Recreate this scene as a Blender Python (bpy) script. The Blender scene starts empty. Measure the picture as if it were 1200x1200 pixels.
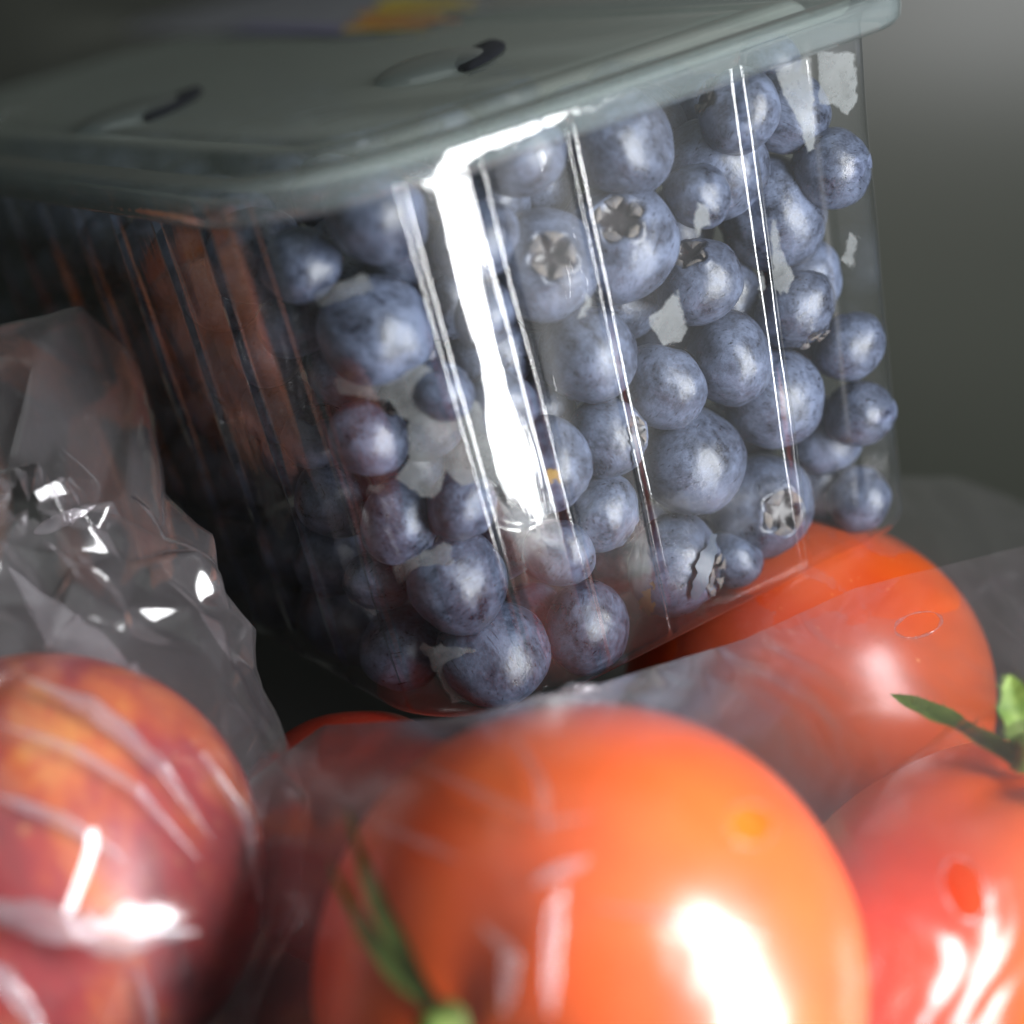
import bpy, bmesh, math, random
import numpy as np
from mathutils import Vector, Matrix, geometry, noise

random.seed(7)
rng = np.random.default_rng(11)
S = bpy.context.scene
COL = S.collection

# ------------------------------------------------------------------ camera
PITCH = math.radians(20)
CAM = Vector((0, 0, .192))
FPX = 2239.0                       # focal length in pixels of the 1200 px photograph
RIGHT = Vector((1, 0, 0))
FWD = Vector((0, math.cos(PITCH), -math.sin(PITCH)))
UP = Vector((0, math.sin(PITCH), math.cos(PITCH)))
cd = bpy.data.cameras.new('camera'); cam = bpy.data.objects.new('camera', cd); COL.objects.link(cam)
cam.location = CAM; cam.rotation_euler = (math.pi / 2 - PITCH, 0, 0)
cd.sensor_width = 36; cd.lens = 36 * FPX / 1200
cd.clip_start = .01; cd.clip_end = 50
cd.dof.use_dof = True; cd.dof.focus_distance = .318; cd.dof.aperture_fstop = 6.5
S.camera = cam

# ------------------------------------------------------------------ light
w = bpy.data.worlds.new('World'); S.world = w; w.use_nodes = True
bg = w.node_tree.nodes['Background']; bg.inputs[0].default_value = (.80, .88, .86, 1); bg.inputs[1].default_value = .10

def area(name, loc, target, sx, sy, power, col):
    l = bpy.data.lights.new(name, 'AREA'); l.shape = 'RECTANGLE'; l.size = sx; l.size_y = sy
    l.energy = power; l.color = col
    o = bpy.data.objects.new(name, l); COL.objects.link(o); o.location = loc
    d = Vector(target) - Vector(loc); o.rotation_euler = d.to_track_quat('-Z', 'Y').to_euler()
    return o
area('window_light', (.336, .019, .17), (0, .27, .085), .150, .46, 6.9, (.97, .98, 1.0))
area('lid_fill_light', (-.1, .15, 1.0), (-.05, .35, .1), 1.3, 1.3, 1.8, (.92, 1, .96))  # unseen overhead fill, added to brighten the lid

S.view_settings.view_transform = 'Standard'; S.view_settings.look = 'None'
S.view_settings.exposure = 0; S.view_settings.gamma = 1; S.view_settings.use_curve_mapping = False
S.render.engine = 'CYCLES'
S.cycles.use_denoising = True
S.cycles.max_bounces = 8; S.cycles.transparent_max_bounces = 48; S.cycles.glossy_bounces = 6
S.cycles.sample_clamp_indirect = 6

# ------------------------------------------------------------------ helpers
def ray(px, py):
    return (RIGHT * ((px - 600) / FPX) - UP * ((py - 600) / FPX) + FWD)     # depth 1 along FWD
def at(px, py, depth): return CAM + ray(px, py) * depth
def camvec(x, y, z): return RIGHT * x - UP * y + FWD * z
def project(p):
    d = p - CAM; z = d.dot(FWD)
    return 600 + FPX * d.dot(RIGHT) / z, 600 - FPX * d.dot(UP) / z, z

def tag(o, label=None, cat=None, group=None, kind=None):
    if label: o['label'] = label
    if cat: o['category'] = cat
    if group: o['group'] = group
    if kind: o['kind'] = kind
    return o
def link(name, me, mat=None, parent=None, smooth=True):
    o = bpy.data.objects.new(name, me); COL.objects.link(o)
    if mat and not me.materials: me.materials.append(mat)
    if parent: o.parent = parent
    if smooth: me.polygons.foreach_set('use_smooth', [True] * len(me.polygons))
    return o
def empty(name, loc=(0, 0, 0), matrix=None):
    o = bpy.data.objects.new(name, None); COL.objects.link(o); o.empty_display_size = .01
    if matrix is not None: o.matrix_world = matrix
    else: o.location = loc
    return o
def mesh(name, v, f):
    me = bpy.data.meshes.new(name); me.from_pydata([tuple(map(float, x)) for x in v], [], [tuple(map(int, x)) for x in f]); me.update(); return me
def grid_faces(nu, nv, wrap=False):
    F = []
    for j in range(nv - 1):
        for i in range(nu if wrap else nu - 1):
            k = (i + 1) % nu
            F.append((j * nu + i, j * nu + k, (j + 1) * nu + k, (j + 1) * nu + i))
    return F
def set_parent_keep(o, p):
    bpy.context.view_layer.update()
    o.parent = p; o.matrix_parent_inverse = p.matrix_world.inverted()

# ------------------------------------------------------------------ materials
class NT:
    def __init__(s, name):
        s.m = bpy.data.materials.new(name); s.m.use_nodes = True; s.t = s.m.node_tree; s.t.nodes.clear()
        s.out = s.n('ShaderNodeOutputMaterial')
    def n(s, typ, ins=None, **kw):
        nd = s.t.nodes.new(typ)
        for k, v in kw.items(): setattr(nd, k, v)
        for k, v in (ins or {}).items():
            if hasattr(v, 'is_output'): s.t.links.new(v, nd.inputs[k])
            else: nd.inputs[k].default_value = v
        return nd
    def surf(s, sock): s.t.links.new(sock, s.out.inputs[0])
    def coord(s, k='Object'): return s.n('ShaderNodeTexCoord').outputs[k]
    def noise(s, scale, detail=4, rough=.55, vec=None, dist=0):
        nd = s.n('ShaderNodeTexNoise', {'Scale': scale, 'Detail': detail, 'Roughness': rough, 'Distortion': dist})
        if vec is not None: s.t.links.new(vec, nd.inputs['Vector'])
        return nd.outputs['Fac']
    def ramp(s, fac, stops):
        nd = s.n('ShaderNodeValToRGB', {0: fac}); cr = nd.color_ramp
        while len(cr.elements) < len(stops): cr.elements.new(.5)
        for e, (p, c) in zip(cr.elements, stops):
            e.position = p; e.color = (c, c, c, 1) if not hasattr(c, '__len__') else (*c, 1)
        return nd.outputs[0]
    def mixc(s, fac, a, b, bt='MIX'):
        nd = s.n('ShaderNodeMix', data_type='RGBA', blend_type=bt)
        for i, v in ((0, fac), (6, a), (7, b)):
            if hasattr(v, 'is_output'): s.t.links.new(v, nd.inputs[i])
            else: nd.inputs[i].default_value = v if i == 0 else (*v, 1)
        return nd.outputs[2]
    def math(s, op, a, b=0.):
        return s.n('ShaderNodeMath', {0: a, 1: b}, operation=op).outputs[0]
    def mixs(s, fac, a, b): return s.n('ShaderNodeMixShader', {0: fac, 1: a, 2: b}).outputs[0]
    def bump(s, h, strength=.3, dist=.001):
        return s.n('ShaderNodeBump', {'Height': h, 'Strength': strength, 'Distance': dist}).outputs[0]

def plastic(name, gain=1.5, lobe=0, ior=1.5, rough=.04, haze=.02, hazecol=(.7, .75, .75), tint=(.97, .98, .98), edge=(.6, .64, .64), bumps=.15, bscale=260, stretch=(1, 1, .12)):
    m = NT(name); co = m.coord()
    mp = m.n('ShaderNodeMapping', {0: co, 3: stretch}).outputs[0]
    if bumps:
        b = m.bump(m.noise(bscale, 3, .6, mp), bumps, .0006)
    else:
        b = m.n('ShaderNodeNewGeometry').outputs['Normal']
    lw = m.n('ShaderNodeLayerWeight', {'Blend': .5, 'Normal': b}).outputs['Facing']
    f0 = ((ior - 1) / (ior + 1)) ** 2                     # Schlick reflectance, the same from both sides of the thin wall
    fr = m.math('MINIMUM', m.math('MULTIPLY_ADD', m.math('POWER', lw, 5.), 1 - f0), .95)
    fr.node.inputs[0].links[0].from_node.inputs[2].default_value = f0
    fr = m.math('MINIMUM', m.math('MULTIPLY', fr, gain), .95)
    tc = m.mixc(m.ramp(lw, [(.55, 0), (1, 1)]), tint, edge)  # tint darkens at grazing angles in place of refraction's dark edges
    tr = m.n('ShaderNodeBsdfTransparent', {0: tc}).outputs[0]
    gl = m.n('ShaderNodeBsdfGlossy', {'Color': (1, 1, 1, 1), 'Roughness': rough, 'Normal': b}).outputs[0]
    if lobe:
        gl = m.mixs(lobe, gl, m.n('ShaderNodeBsdfGlossy', {'Color': (1, 1, 1, 1), 'Roughness': .30}).outputs[0])
    s1 = m.mixs(fr, tr, gl)
    df = m.n('ShaderNodeBsdfDiffuse', {0: (*hazecol, 1)}).outputs[0]
    tl = m.n('ShaderNodeBsdfTranslucent', {0: (*hazecol, 1)}).outputs[0]
    hz = m.mixs(.4, df, tl)
    m.surf(m.mixs(haze, s1, hz))
    return m.m

MAT = {}
MAT['punnet'] = plastic('clear punnet plastic', gain=2., lobe=.16, haze=.010, rough=.045, bumps=.13)
MAT['lid'] = plastic('lid plastic with reflected haze', haze=.26, hazecol=(.62, .70, .64), rough=.10, bumps=.6, bscale=90, stretch=(1, 1, 1), edge=(.5, .56, .55))  # grey-green haze stands in for the room reflected in the lid
MAT['rimclear'] = plastic('clear rim plastic', gain=2.2, haze=.09, hazecol=(.56, .66, .67), rough=.08, bumps=.7, bscale=70, stretch=(1, 1, 3), edge=(.42, .50, .52))
MAT['film'] = plastic('clear bag film', ior=1.42, haze=.035, gain=1.8, hazecol=(.80, .70, .80), rough=.24, tint=(.98, .97, .98), edge=(.93, .90, .92), bumps=0, bscale=160, stretch=(1, .4, 1))
MAT['filmthin'] = plastic('thin clear bag film', ior=1.35, haze=.03, gain=1.2, hazecol=(.78, .74, .78), rough=.13, tint=(.98, .97, .98), edge=(.93, .90, .92), bumps=0, bscale=120, stretch=(1, .4, 1))
MAT['fold'] = plastic('folded bag film', ior=1.45, haze=.17, gain=3., hazecol=(.80, .77, .84), rough=.16, tint=(.97, .96, .97), edge=(.9, .88, .9), bumps=0)
MAT['crumple'] = plastic('crumpled bag film', ior=1.42, haze=.075, gain=2.2, hazecol=(.80, .75, .80), rough=.13, tint=(.97, .96, .97), edge=(.93, .90, .92), bumps=0, bscale=120, stretch=(1, 1, .5))

def berry_mat():
    m = NT('blueberry skin'); co = m.coord()
    oi = m.n('ShaderNodeObjectInfo').outputs['Random']
    sh = m.n('ShaderNodeVectorMath', {0: co, 1: m.n('ShaderNodeCombineXYZ', {0: m.math('MULTIPLY', oi, 37), 1: m.math('MULTIPLY', oi, 91), 2: m.math('MULTIPLY', oi, 17)}).outputs[0]}, operation='ADD').outputs[0]
    n1 = m.noise(1.7, 5, .6, sh, .4); n2 = m.noise(9, 6, .7, sh); n3 = m.noise(45, 2, .5, sh)
    a = m.math('ADD', m.math('MULTIPLY', n1, .65), m.math('MULTIPLY', n2, .35))
    bloom = m.ramp(a, [(.37, .06), (.48, .50), (.60, 1)])
    # scratches where the bloom has been rubbed off
    st = m.n('ShaderNodeMapping', {0: sh, 3: (1.2, 14, 5), 2: (.4, .8, .2)}).outputs[0]
    scr = m.ramp(m.noise(2.0, 3, .6, st), [(.30, .12), (.42, 1)])
    bl = m.math('MULTIPLY', bloom, scr)
    fine = m.ramp(n3, [(.3, .75), (.7, 1.1)])
    bl = m.math('MULTIPLY', bl, fine)
    amt = m.math('ADD', .75, m.math('MULTIPLY', oi, .5))
    bl = m.math('MULTIPLY', bl, amt)
    col = m.mixc(bl, (.006, .007, .015), (.112, .138, .212))
    pit = m.n('ShaderNodeAttribute', attribute_name='pit').outputs['Fac']
    pc = m.mixc(n2, (.010, .009, .012), (.05, .04, .04))
    col = m.mixc(pit, col, pc)
    b = m.bump(n2, .12, .02)
    bs = m.n('ShaderNodeBsdfPrincipled', {'Base Color': col, 'Roughness': m.ramp(bl, [(0, .26), (1, .40)]), 'Normal': b, 'Specular IOR Level': .6})
    m.surf(bs.outputs[0]); return m.m
MAT['berry'] = berry_mat()
def simple(name, c1, c2, scale, rough=.5, spec=.4, bmp=.1, sss=0, detail=5):
    m = NT(name); co = m.coord(); n = m.noise(scale, detail, .6, co)
    col = m.mixc(m.ramp(n, [(.3, 0), (.7, 1)]), c1, c2)
    ins = {'Base Color': col, 'Roughness': rough, 'Specular IOR Level': spec, 'Normal': m.bump(m.noise(scale * 6, 3, .6, co), bmp, .0005)}
    if sss: ins['Subsurface Weight'] = sss; ins['Subsurface Scale'] = .006; ins['Subsurface Radius'] = (1, .35, .15)
    m.surf(m.n('ShaderNodeBsdfPrincipled', ins).outputs[0]); return m.m
MAT['crown'] = simple('dry berry crown', (.060, .064, .085), (.17, .145, .12), 5, .8)
MAT['flesh'] = simple('torn berry flesh', (.22, .13, .03), (.36, .25, .10), 300, .35)
MAT['peel'] = simple('peeled berry skin', (.03, .04, .06), (.11, .13, .17), 500, .4)
MAT['sepal'] = simple('tomato sepal', (.05, .10, .015), (.20, .28, .06), 160, .6, .3, .4)
MAT['wall'] = simple('grey refrigerator liner', (.034, .037, .030), (.043, .045, .037), 2.2, .42, .35, .02)
MAT['floor'] = simple('dark drawer base', (.030, .029, .028), (.040, .038, .036), 3, .35, .4, .02)
MAT['rim'] = simple('hole edge film', (.85, .62, .50), (.95, .75, .6), 200, .3)
MAT['label'] = simple('lid label paper', (.20, .20, .23), (.26, .26, .29), 90, .5)
MAT['yellow'] = simple('yellow label print', (.85, .60, .04), (.90, .72, .10), 300, .5)
MAT['orange'] = simple('orange label print', (.80, .20, .06), (.85, .32, .08), 300, .5)
MAT['violet'] = simple('violet label print', (.14, .13, .24), (.22, .2, .33), 300, .5)
def tomato_mat(name, deep, hot):
    m = NT(name); co = m.coord()
    n = m.noise(28, 3, .5, co); sp = m.noise(900, 2, .5, co)
    col = m.mixc(m.ramp(n, [(.3, 0), (.72, 1)]), deep, hot)
    col = m.mixc(m.ramp(sp, [(.70, 0), (.78, .35)]), col, (.85, .42, .16))
    bs = m.n('ShaderNodeBsdfPrincipled', {'Base Color': col, 'Roughness': .33, 'Specular IOR Level': .5, 'Coat Weight': .25, 'Coat Roughness': .2,
        'Subsurface Weight': .15, 'Subsurface Scale': .005, 'Subsurface Radius': (1, .3, .1), 'Normal': m.bump(m.noise(120, 3, .5, co), .06, .0008)})
    m.surf(bs.outputs[0]); return m.m
MAT['tomato'] = tomato_mat('ripe tomato skin', (.78, .066, .008), (.88, .15, .015))
MAT['tomato_shaded'] = tomato_mat('shade-darkened tomato skin', (.15, .010, .006), (.26, .022, .008))  # skin colour darkened to give the shade under the punnet
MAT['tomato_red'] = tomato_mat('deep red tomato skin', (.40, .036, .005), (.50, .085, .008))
def nectarine_mat():
    m = NT('mottled nectarine skin'); co = m.coord()
    st = m.n('ShaderNodeMapping', {0: co, 3: (1, 1, .45)}).outputs[0]
    n = m.noise(38, 6, .65, st, .6); sp = m.noise(700, 3, .6, co)
    col = m.ramp(n, [(.32, (.12, .006, .014)), (.48, (.36, .020, .022)), (.58, (.58, .12, .022)), (.72, (.72, .30, .05))])
    col = m.mixc(m.ramp(sp, [(.62, 0), (.75, .4)]), col, (.75, .45, .15))
    bs = m.n('ShaderNodeBsdfPrincipled', {'Base Color': col, 'Roughness': .38, 'Specular IOR Level': .4, 'Subsurface Weight': .15, 'Subsurface Scale': .004, 'Subsurface Radius': (1, .4, .2)})
    m.surf(bs.outputs[0]); return m.m
MAT['nectarine'] = nectarine_mat()
def fog_mat():
    m = NT('condensation and pale patches'); co = m.coord()
    n = m.noise(900, 3, .6, co); n2 = m.noise(170, 4, .6, co)
    a = m.math('MULTIPLY', m.ramp(n, [(.30, .7), (.42, 1)]), m.ramp(n2, [(.3, .30), (.6, .50)]))
    ed = m.n('ShaderNodeAttribute', attribute_name='edge').outputs['Fac']
    ed = m.ramp(m.math('ADD', ed, m.math('MULTIPLY', m.math('SUBTRACT', m.noise(420, 4, .7, co), .5), 1.3)), [(.05, .0), (.35, 1)])
    a = m.math('MULTIPLY', a, ed)
    df = m.n('ShaderNodeBsdfDiffuse', {0: (.36, .375, .375, 1)}).outputs[0]
    tl = m.n('ShaderNodeBsdfTranslucent', {0: (.6, .62, .62, 1)}).outputs[0]
    m.surf(m.mixs(a, m.n('ShaderNodeBsdfTransparent').outputs[0], m.mixs(.3, df, tl))); return m.m
MAT['fog'] = fog_mat()

# ------------------------------------------------------------------ setting
WALL_Y = .64
cove = [(WALL_Y - .16 + .16 * math.sin(a), .16 - .16 * math.cos(a)) for a in np.linspace(0, math.pi / 2, 24)]   # the base runs up into the wall in a wide curve
prof = cove + [(WALL_Y, 1.4)]
V = [(x, y, z) for y, z in prof for x in (-1.5, 1.5)]
tag(link('wall', mesh('wall', V, grid_faces(2, len(prof))), MAT['wall']), 'plain grey refrigerator back wall behind the punnet', kind='structure')
yb = cove[0][0]
me = mesh('floor', [(-.35, .06, 0), (.24, .06, 0), (.24, yb, 0), (-.35, yb, 0)], [(0, 1, 2, 3)])
tag(link('floor', me, MAT['floor'], smooth=False), 'dark drawer base under the fruit', kind='structure')

# ------------------------------------------------------------------ punnet frame
E1c, E2c, E3c = (.82093627, -.36763086, .43475418), (-.52314184, -.18599336, .8305595), (-.22490523, -.91100543, -.34566855)
Tc = (-.00953843, .03544902, .303281)
WR, HH, TT, WL, RC = .10111, .0896, .0045, .260, .026
RK = {'C0': RC, 'C1': .006, 'C2': .016, 'C3': .016}     # corner radii: front, right, far right, far left
e1, e2, e3 = (camvec(*q).normalized() for q in (E1c, E2c, E3c))
O = CAM + camvec(*Tc)
PM = Matrix(((e1.x, e2.x, e3.x, O.x), (e1.y, e2.y, e3.y, O.y), (e1.z, e2.z, e3.z, O.z), (0, 0, 0, 1)))
PMi = PM.inverted()
CX, CY = WR / 2, WL / 2
def half(h):                       # half sizes of the tapered body at height h
    k = TT * h / HH
    return CX + k, CY + k
def body_sdf(p):                   # p in punnet coordinates; negative inside
    hx, hy = half(p.z)
    r = RK[('C0' if p.y < CY else 'C3') if p.x < CX else ('C1' if p.y < CY else 'C2')]
    qx, qy = abs(p.x - CX) - hx + r, abs(p.y - CY) - hy + r
    return math.hypot(max(qx, 0), max(qy, 0)) + min(max(qx, qy), 0) - r
# ribs: positions measured along the perimeter (negative: left face, positive: right face), 0 = middle of the front corner
ARC = RC * math.pi / 4
Z0 = -.0045                        # height of the punnet's base in its own coordinates
def u2s(u): return u - RC + ARC if u > RC else ARC - RC * math.asin(1 - u / RC)
#         # along right face from virtual corner
def v2s(v): return -u2s(v)
RIBS = [(u2s(.0300), .0013, .0012), (u2s(.0445), .0007, -.0006), (u2s(.0745), .0011, .0011), (u2s(.0880), .0012, .0002),
        (u2s(.0168), .0011, .0010), (v2s(.0165), .0012, .0010)] + [(v2s(.036 + .0195 * k), .0012, .0011) for k in range(11)]
def perimeter(n_extra=1):
    """sample the loop as parametric (kind, t) list with s-values; same parameters used on every level"""
    P = []
    def add(kind, a, b, n):
        for i in range(n): P.append((kind, a + (b - a) * i / n))
    # start on left face far end -> corner -> right face -> right corner -> back -> far corners
    add('L', 1, 0, 520); add('C0', 0, 1, 150); add('R', 0, 1, 260); add('C1', 0, 1, 40); add('B', 0, 1, 60); add('C2', 0, 1, 24); add('A', 0, 1, 60); add('C3', 0, 1, 24)
    return P
PER = perimeter()
def loop_pt(kind, t, hx, hy, off):
    r = {k: max(v + off, .002) for k, v in RK.items()}
    lerp = lambda a, b: a + (b - a) * t
    if kind == 'L': return (CX - hx, lerp(CY - hy + r['C0'], CY + hy - r['C3']), -1, 0)
    if kind == 'R': return (lerp(CX - hx + r['C0'], CX + hx - r['C1']), CY - hy, 0, -1)
    if kind == 'B': return (CX + hx, lerp(CY - hy + r['C1'], CY + hy - r['C2']), 1, 0)
    if kind == 'A': return (lerp(CX + hx - r['C2'], CX - hx + r['C3']), CY + hy, 0, 1)
    k = r[kind]
    c = {'C0': (CX - hx + k, CY - hy + k, math.pi), 'C1': (CX + hx - k, CY - hy + k, 1.5 * math.pi), 'C2': (CX + hx - k, CY + hy - k, 0), 'C3': (CX - hx + k, CY + hy - k, .5 * math.pi)}[kind]
    a = c[2] + t * math.pi / 2
    return (c[0] + k * math.cos(a), c[1] + k * math.sin(a), math.cos(a), math.sin(a))
def s_of(kind, t):
    ly, lx = WL - RC - RK['C3'], WR - RC - RK['C1']
    if kind == 'L': return -(ARC + ly * t)
    if kind == 'C0': return (t - .5) * 2 * ARC
    if kind == 'R': return ARC + lx * t
    return None
def rib_disp(kind, t):
    s = s_of(kind, t)
    if s is None: return 0
    d = 0
    for c, w, a in RIBS:
        x = abs(s - c) / (w * 1.5)
        if x < 1: d += a * (.5 + .5 * math.cos(math.pi * x))
    return d
RIBD = [rib_disp(*p) for p in PER]

punnet = empty('blueberry_punnet', matrix=PM)
tag(punnet, 'clear ribbed plastic punnet full of blueberries, lid closed, tilted on the tomatoes', 'punnet')
# body: levels of (height, outward offset, rib factor)
fil = .0045
levels = [(Z0, -fil - .016, 0), (Z0, -fil - .006, 0)]
for i in range(9):
    a = i / 8 * math.pi / 2
    levels.append((Z0 + fil * (1 - math.cos(a)), -fil * (1 - math.sin(a)), 0 if i < 5 else (i - 4) * .12))
for i in range(1, 31):
    h = Z0 + fil + (HH - .003 - fil - Z0) * i / 30
    levels.append((h, 0, min(1, (h - Z0 - fil * .5) / .01)))
levels += [(HH - .0015, .0006, .8), (HH - .0006, .002, .4), (HH - .0004, .0045, 0), (HH - .0012, .0055, 0)]
V, F = [], []
wob = [noise.noise(Vector((i * .021, 3.1, 0))) for i in range(len(PER))]
for h, off, k in levels:
    hx, hy = half(h); hx += off; hy += off
    for i, (kd, t) in enumerate(PER):
        x, y, nx, ny = loop_pt(kd, t, hx, hy, off)
        d = RIBD[i] * k * (.9 + .35 * noise.noise(Vector((h * 45, i * .008, 5))))
        if 0 < k: d += .00035 * noise.noise(Vector((i * .03, h * 60, 1.7))) * k
        V.append((x + nx * d, y + ny * d, h))
n = len(PER)
F = grid_faces(n, len(levels), True)
c = len(V); V.append((CX, CY, Z0)); F += [(c, (i + 1) % n, i) for i in range(n)]
body = link('body', mesh('body', V, F), MAT['punnet'], punnet)

def loft(profile, name, mat, parent, cap=True, rc=RC, res=None):
    V, F = [], []
    per = [p for i, p in enumerate(PER) if i % 4 == 0 or p[0] in ('C1', 'C2', 'C3')]
    n = len(per)
    for off, z in profile:
        hx, hy = half(HH); hx += off; hy += off
        for kd, t in per:
            x, y, nx, ny = loop_pt(kd, t, hx, hy, off); V.append((x, y, z))
    F = grid_faces(n, len(profile), True)
    if cap:
        c = len(V); b = (len(profile) - 1) * n
        V.append((CX, CY, profile[-1][1])); F += [(c, b + i, b + (i + 1) % n) for i in range(n)]
    return link(name, mesh(name, V, F), mat, parent)
mm = .001
LIDP = [(o * mm, HH + z * mm) for o, z in ((3.2, -4.2), (5.6, -4.0), (6.6, -3.0), (6.9, -1.5), (6.9, 0.2), (6.4, 1.3), (5.2, 2.0), (3.0, 2.2), (.2, 2.2), (-.8, 1.6), (-1.6, -.4), (-2.6, -1.2), (-5.5, -1.4),
            (-6.6, -.8), (-7.6, 1.6), (-8.6, 2.6), (-10.5, 2.9), (-13, 2.9), (-13.8, 2.5), (-14.6, 2.5), (-15.4, 2.9), (-19, 3.0), (-21, 3.0))]
lid = loft(LIDP[8:], 'lid', MAT['lid'], punnet)
rim = loft(LIDP[:9], 'rim', MAT['rimclear'], lid, cap=False)
loft([(o * mm, HH + z * mm) for o, z in ((6.0, -3.2), (6.2, -1.4), (6.2, .1), (5.6, .9), (4.4, 1.3), (2.6, 1.5))], 'rim', MAT['rimclear'], punnet, cap=False)

# rays in punnet space
def pray(px, py):
    return PMi @ CAM, (PMi.to_3x3() @ ray(px, py))
def march(px, py, inset, z0=.0):
    """first point along the pixel's ray that lies `inset` inside the body"""
    o, d = pray(px, py); t = .20
    while t < .48:
        p = o + d * t
        if -.01 < p.z < HH + .03 and body_sdf(p) <= -inset: return p, t
        t += .0004
    return None, None
def lidhit(px, py, z):
    o, d = pray(px, py); t = (z - o.z) / d.z
    return o + d * t

def patch(name, poly, surf, mat, parent, step=7, jitter=2.0, lab=None):
    """a thin skin on a surface: polygon in photo pixels, laid on the real surface through `surf`"""
    pts = []
    for a, b in zip(poly, poly[1:] + poly[:1]):
        L = math.dist(a, b); k = max(1, int(L / step))
        for i in range(k):
            q = Vector((a[0] + (b[0] - a[0]) * i / k, a[1] + (b[1] - a[1]) * i / k))
            q += Vector((noise.noise(Vector((q.x * .09, q.y * .09, 2))), noise.noise(Vector((q.x * .09, q.y * .09, 7))))) * jitter * 1.6
            pts.append(q)
    nb = len(pts)
    x0, x1 = min(p.x for p in pts), max(p.x for p in pts); y0, y1 = min(p.y for p in pts), max(p.y for p in pts)
    def inside(q):
        r = False; j = nb - 1
        for i in range(nb):
            a, b = pts[i], pts[j]
            if (a.y > q.y) != (b.y > q.y) and q.x < (b.x - a.x) * (q.y - a.y) / (b.y - a.y) + a.x: r = not r
            j = i
        return r
    y = y0
    inner = []
    while y < y1:
        x = x0
        while x < x1:
            q = Vector((x, y))
            if inside(q) and min((q - p).length for p in pts) > step * .6: inner.append(q)
            x += step
        y += step
    vs, es, fs, *_ = geometry.delaunay_2d_cdt(pts + inner, [(i, (i + 1) % nb) for i in range(nb)], [], 1, 1e-5)
    V = [surf(q.x, q.y) for q in vs]
    if any(v is None for v in V): return None
    me = mesh(name, V, fs)
    ed = me.attributes.new('edge', 'FLOAT', 'POINT')
    ed.data.foreach_set('value', [min(1, min((q - p).length for p in pts) / (step * 1.4)) for q in vs])
    return link(name, me, mat, parent)

# ------------------------------------------------------------------ blueberries
def berry_mesh(seed, crown_size=.40):
    r = random.Random(seed); nu, nv = 56, 36
    V, pit = [], []
    sq = r.uniform(.80, .95); ex = r.uniform(.93, 1.03); ph = r.uniform(0, 6.3); off = Vector((r.uniform(0, 50), 0, 0))
    for j in range(nv + 1):
        th = math.pi * (j / nv) ** 1.25
        for i in range(nu):
            a = 2 * math.pi * i / nu
            d = Vector((math.sin(th) * math.cos(a), math.sin(th) * math.sin(a), math.cos(th)))
            tp = crown_size * (1 + .14 * math.cos(5 * a + ph) + .05 * math.sin(3 * a + ph))
            rad = 1 + .075 * noise.noise(d * 1.3 + off) + .016 * noise.noise(d * 5 + off)
            rad += .055 * math.exp(-((th - tp * 1.08) / .09) ** 2)
            z = d.z * rad * sq
            if th < tp: z -= .20 * (1 - (th / tp) ** 3)
            x, y = d.x * rad * ex, d.y * rad
            if j == nv: x = y = 0
            V.append((x, y, z)); pit.append(max(0, min(1, (tp * .98 - th) / .07)))
    me = mesh('blueberry', V, grid_faces(nu, nv + 1, True))
    at_ = me.attributes.new('pit', 'FLOAT', 'POINT'); at_.data.foreach_set('value', pit)
    me.polygons.foreach_set('use_smooth', [True] * len(me.polygons))
    me.materials.append(MAT['berry'])
    return me
def crown_mesh(seed, crown_size=.40):
    r = random.Random(seed); V, F = [], []
    rim = math.sin(crown_size) * 1.02; zr = math.cos(crown_size) * .9 + .035
    for k in range(5):
        a0 = 2 * math.pi * k / 5 + r.uniform(-.12, .12); wd = r.uniform(.40, .56); inn = r.uniform(.30, .75); b = len(V)
        nx, ny = 7, 5
        for j in range(ny):
            t = j / (ny - 1); rr = rim * (1.02 - t * inn)
            for i in range(nx):
                u = i / (nx - 1) * 2 - 1
                a = a0 + u * wd * (1 - t ** 1.5 * .85) + r.uniform(-.04, .04)
                z = zr + .07 * math.sin(t * 2.2) * (1 - .3 * u * u) - .10 * t * t + r.uniform(-.012, .012)
                V.append((rr * math.cos(a), rr * math.sin(a), z))
        F += [(b + x, b + y, b + z_, b + w_) for x, y, z_, w_ in grid_faces(nx, ny)]
    return mesh('crown', V, F)
BM = [berry_mesh(s) for s in range(1, 9)]; CM = [crown_mesh(s) for s in (5, 6)]
for m_ in CM: m_.materials.append(MAT['crown']); m_.polygons.foreach_set('use_smooth', [True] * len(m_.polygons))

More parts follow.
